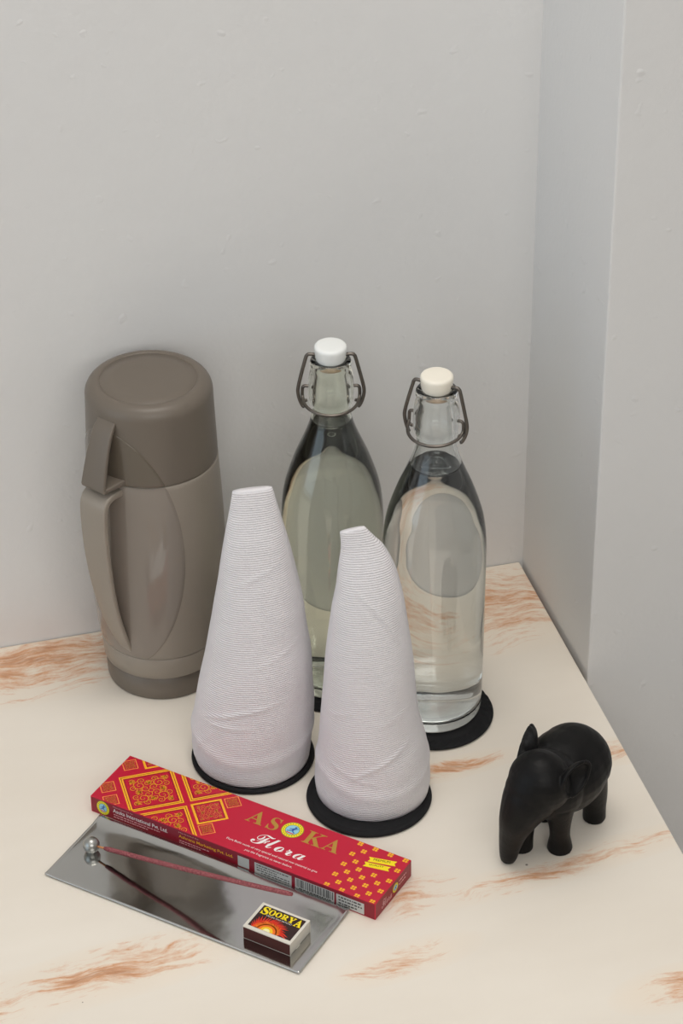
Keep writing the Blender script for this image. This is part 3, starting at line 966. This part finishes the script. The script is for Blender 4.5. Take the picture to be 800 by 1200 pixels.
# cardboard sleeve: four walls
tk = 0.5
def mm(name, x0, x1, y0, y1, z0, z1, m, p, bev=0.0): return box(name, x0 / 1000, x1 / 1000, y0 / 1000, y1 / 1000, z0 / 1000, z1 / 1000, m, p, bev)
sv = []
P2 = [(-mw / 2, 0), (mw / 2, 0), (mw / 2, mh), (-mw / 2, mh)]
Q2 = [(-mw / 2 + tk, tk), (mw / 2 - tk, tk), (mw / 2 - tk, mh - tk), (-mw / 2 + tk, mh - tk)]
verts, faces = [], []
for xx in (-ml / 2, ml / 2):
    verts += [(xx / 1000, a / 1000, b / 1000) for a, b in P2] + [(xx / 1000, a / 1000, b / 1000) for a, b in Q2]
for k in range(4):
    k2 = (k + 1) % 4
    faces += [(k, k2, 8 + k2, 8 + k), (4 + k, 12 + k, 12 + k2, 4 + k2), (k, 4 + k, 4 + k2, k2), (8 + k, 8 + k2, 12 + k2, 12 + k)]
SL = fix_normals(mesh_obj('sleeve', verts, faces, m_card, MB, smooth=False))
mm('match_tray', -ml / 2 + 0.3, ml / 2 - 0.3, -mw / 2 + tk + .2, mw / 2 - tk - .2, tk + .2, mh - tk - .3, m_card, MB, 0.0003)
for s, nm in ((-1, 'striker_strip'), (1, 'striker_strip')):
    P = Print((0, s * mw / 2000, 0), (-s * 1.0, 0, 0), (0, 0, 1), (-21.6, 21.6, 0.3, 13.0))
    patch(P, -21.5, 21.5, 0.9, 12.2, m_strike); P.build(nm, SL)
mt = Print((0, 0, mh / 1000), (1, 0, 0), (0, 1, 0), (-19.2, 19.6, -12.4, 13.2))
patch(mt, -19.2, 19.6, -12.4, 13.2, m_mlabel); mt.build('label_panel', SL)
sxm, sym = -2.4, -12.4
nr = 26
rnd = random.Random(2)
def flames(r0, r1, m, layer, n, curl):
    for k in range(n):
        a = math.pi * (k + 0.5) / n
        da = math.pi / n * 0.62
        R1 = r1 * rnd.uniform(0.88, 1.06)
        pts = []
        left, right = [], []
        for q in range(7):
            t = q / 6
            r = r0 + (R1 - r0) * t
            wv_ = da * (1 - t) ** 0.8 * (1 + 0.3 * math.sin(t * 4))
            ac = a + curl * math.sin(t * 4.5) * 0.10
            left.append((sxm + r * 1.05 * math.cos(ac + wv_), sym + r * math.sin(ac + wv_)))
            right.append((sxm + r * 1.05 * math.cos(ac - wv_), sym + r * math.sin(ac - wv_)))
        for q in range(6):
            mt.poly([left[q], left[q + 1], right[q + 1], right[q]], m, layer)
def half(r, m, layer):
    mt.poly([(sxm + r * 1.05 * math.cos(math.pi * k / 24), sym + r * math.sin(math.pi * k / 24)) for k in range(25)], m, layer)
flames(8.0, 17.0, m_fl1, 2, 21, 1); half(10.0, m_fl1, 2)
flames(7.4, 12.0, m_fl2, 3, 19, -1); half(8.2, m_fl2, 3)
half(5.2, m_fl3, 4); half(2.9, m_fl4, 5)
mt.build('sun_picture', SL)
# big bowed word: every letter its own size on a gentle arch
xs0 = -17.6
wid = [6.0, 5.4, 5.4, 5.9, 6.2, 6.6]
hgt_l = [9.0, 6.6, 5.8, 5.8, 6.4, 8.4]
yb = [3.4, 5.0, 5.6, 5.6, 5.2, 3.6]
for ch_, w_, h_, y_ in zip('SOORYA', wid, hgt_l, yb):
    mt.text('lettering', mserif(ch_), xs0, y_, w_, h_, m_lemon, SL, 6, bold=0.02)
    xs0 += w_ + 0.25
mt.text('lettering', 'DELUXE WAX MATCHES', -11.4, 3.0, 23.0, 1.5, m_white, SL, 6)

# ------------------------------------------------------------------ elephant
def ellip(bm, c, s, rot=None, seg=28):
    r = bmesh.ops.create_uvsphere(bm, u_segments=seg, v_segments=seg // 2, radius=1.0)
    Rm = rot.to_matrix() if rot else Matrix.Identity(3)
    for v in r['verts']:
        v.co = Vector(c) + Rm @ Vector((v.co.x * s[0], v.co.y * s[1], v.co.z * s[2]))
def limb(bm, pts, rad, n=20, per=6, sy=1.0):
    P = spline(pts, per)
    Rr = [v.x for v in spline([(r, 0, 0) for r in rad], per)]
    prev = None
    for i, p in enumerate(P):
        t = (P[min(i + 1, len(P) - 1)] - P[max(i - 1, 0)]).normalized()
        a = Vector((1, 0, 0)) if abs(t.x) < 0.9 else Vector((0, 0, 1))
        a = (a - t * a.dot(t)).normalized(); b = t.cross(a)
        ring = [bm.verts.new(p + (a * math.cos(2 * math.pi * k / n) + b * sy * math.sin(2 * math.pi * k / n)) * Rr[i]) for k in range(n)]
        if prev:
            for k in range(n): bm.faces.new((prev[k], prev[(k + 1) % n], ring[(k + 1) % n], ring[k]))
        else: bm.faces.new(list(reversed(ring)))
        prev = ring
    bm.faces.new(prev)
from mathutils import Euler
bm = bmesh.new()
ellip(bm, (-0.012, 0.000, 0.0590), (0.0420, 0.0345, 0.0345))                 # barrel
ellip(bm, (-0.024, 0.001, 0.0610), (0.0300, 0.0325, 0.0320))                 # rump
ellip(bm, (0.014, 0.001, 0.0620), (0.0260, 0.0290, 0.0310))                  # shoulders
ellip(bm, (0.034, 0.002, 0.0800), (0.0240, 0.0265, 0.0270))                  # skull
ellip(bm, (0.042, -0.001, 0.0720), (0.0195, 0.0225, 0.0270))                 # face
limb(bm, [(0.032, 0.001, 0.088), (0.036, 0.000, 0.080), (0.0435, -0.003, 0.066), (0.0500, -0.007, 0.050), (0.0520, -0.0105, 0.034), (0.0525, -0.0130, 0.018), (0.0525, -0.0140, 0.007), (0.0530, -0.0145, 0.0012)],
     [0.008, 0.0190, 0.0212, 0.0168, 0.0122, 0.0092, 0.0076, 0.0058], sy=1.0)      # trunk
limb(bm, [(0.020, 0.013, 0.050), (0.019, 0.014, 0.030), (0.017, 0.0135, 0.016), (0.0155, 0.013, 0.006), (0.015, 0.013, 0.0)], [0.0135, 0.0095, 0.0086, 0.0100, 0.0108])
limb(bm, [(0.024, -0.014, 0.050), (0.028, -0.015, 0.030), (0.031, -0.0145, 0.014), (0.032, -0.014, 0.0)], [0.0135, 0.0110, 0.0100, 0.0100])
limb(bm, [(-0.026, 0.016, 0.050), (-0.031, 0.018, 0.030), (-0.033, 0.018, 0.014), (-0.034, 0.018, 0.0)], [0.0150, 0.0115, 0.0100, 0.0098])
limb(bm, [(-0.016, -0.017, 0.050), (-0.014, -0.018, 0.030), (-0.013, -0.018, 0.014), (-0.013, -0.018, 0.0)], [0.0150, 0.0115, 0.0100, 0.0098])
def ear(side, c, rx, up, dn, tilt):
    """leaf-shaped ear, hollowed, hinged at the back of the skull"""
    n, mrows = 14, 8
    pts = []
    outer = []
    c = Vector(c)
    for layer in (0, 1):
        rows = []
        for i in range(mrows + 1):
            r = i / mrows
            row = []
            for k in range(n):
                a = 2 * math.pi * k / n
                ex = rx * math.cos(a) + tilt * math.sin(a)
                ez = (dn if math.sin(a) < 0 else up) * math.sin(a)
                lift = 0.0060 * (r ** 2) * (0.9 - 0.7 * math.cos(a))
                bow = lift + (0.0034 if layer else 0.0) - (0.0024 * (1 - r ** 2) if layer else 0)
                row.append(bm.verts.new(c + Vector((ex * r - 0.002, side * bow, ez * r))))
            rows.append(row)
        outer.append(rows)
    for layer, rows in enumerate(outer):
        for i in range(1, mrows):
            for k in range(n):
                f = (rows[i][k], rows[i][(k + 1) % n], rows[i + 1][(k + 1) % n], rows[i + 1][k])
                bm.faces.new(f)
        bm.faces.new(rows[1])
    for k in range(n):
        bm.faces.new((outer[0][mrows][k], outer[0][mrows][(k + 1) % n], outer[1][mrows][(k + 1) % n], outer[1][mrows][k]))
    rim = [v.co.copy() for v in outer[1][mrows]]
    for rows in outer:
        for v in rows[0]: bm.verts.remove(v)
    limb(bm, rim + rim[:2], [0.0017] * (n + 2), 8, 3)       # rolled rim round the ear
ear(1, (0.0285, 0.0222, 0.0935), 0.0138, 0.0105, 0.0185, -0.003)
ear(-1, (0.0130, -0.0165, 0.0900), 0.0185, 0.0130, 0.0150, -0.002)
bmesh.ops.recalc_face_normals(bm, faces=bm.faces)
me = bpy.data.meshes.new('raw'); bm.to_mesh(me); bm.free()
tmp = bpy.data.objects.new('raw', me); C.objects.link(tmp)
rm = tmp.modifiers.new('r', 'REMESH'); rm.mode = 'VOXEL'; rm.voxel_size = 0.0009
sm = tmp.modifiers.new('s', 'SMOOTH'); sm.factor = 0.5; sm.iterations = 7
dg = bpy.context.evaluated_depsgraph_get(); dg.update()
me2 = bpy.data.meshes.new_from_object(tmp.evaluated_get(dg))
bpy.data.objects.remove(tmp); bpy.data.meshes.remove(me)
me2.name = 'elephant_figurine'
zmin = min(v.co.z for v in me2.vertices)
for v in me2.vertices: v.co.z -= zmin
for p in me2.polygons: p.use_smooth = True
me2.materials.clear(); me2.materials.append(m_eleph)
el = bpy.data.objects.new('elephant_figurine', me2); C.objects.link(el)
el.location = (-0.093, -0.378, H)
el.rotation_euler = (0, 0, math.atan2(-0.658, -0.753))
tag(el, 'small carved black wooden elephant figurine standing at the right table edge', 'figurine')
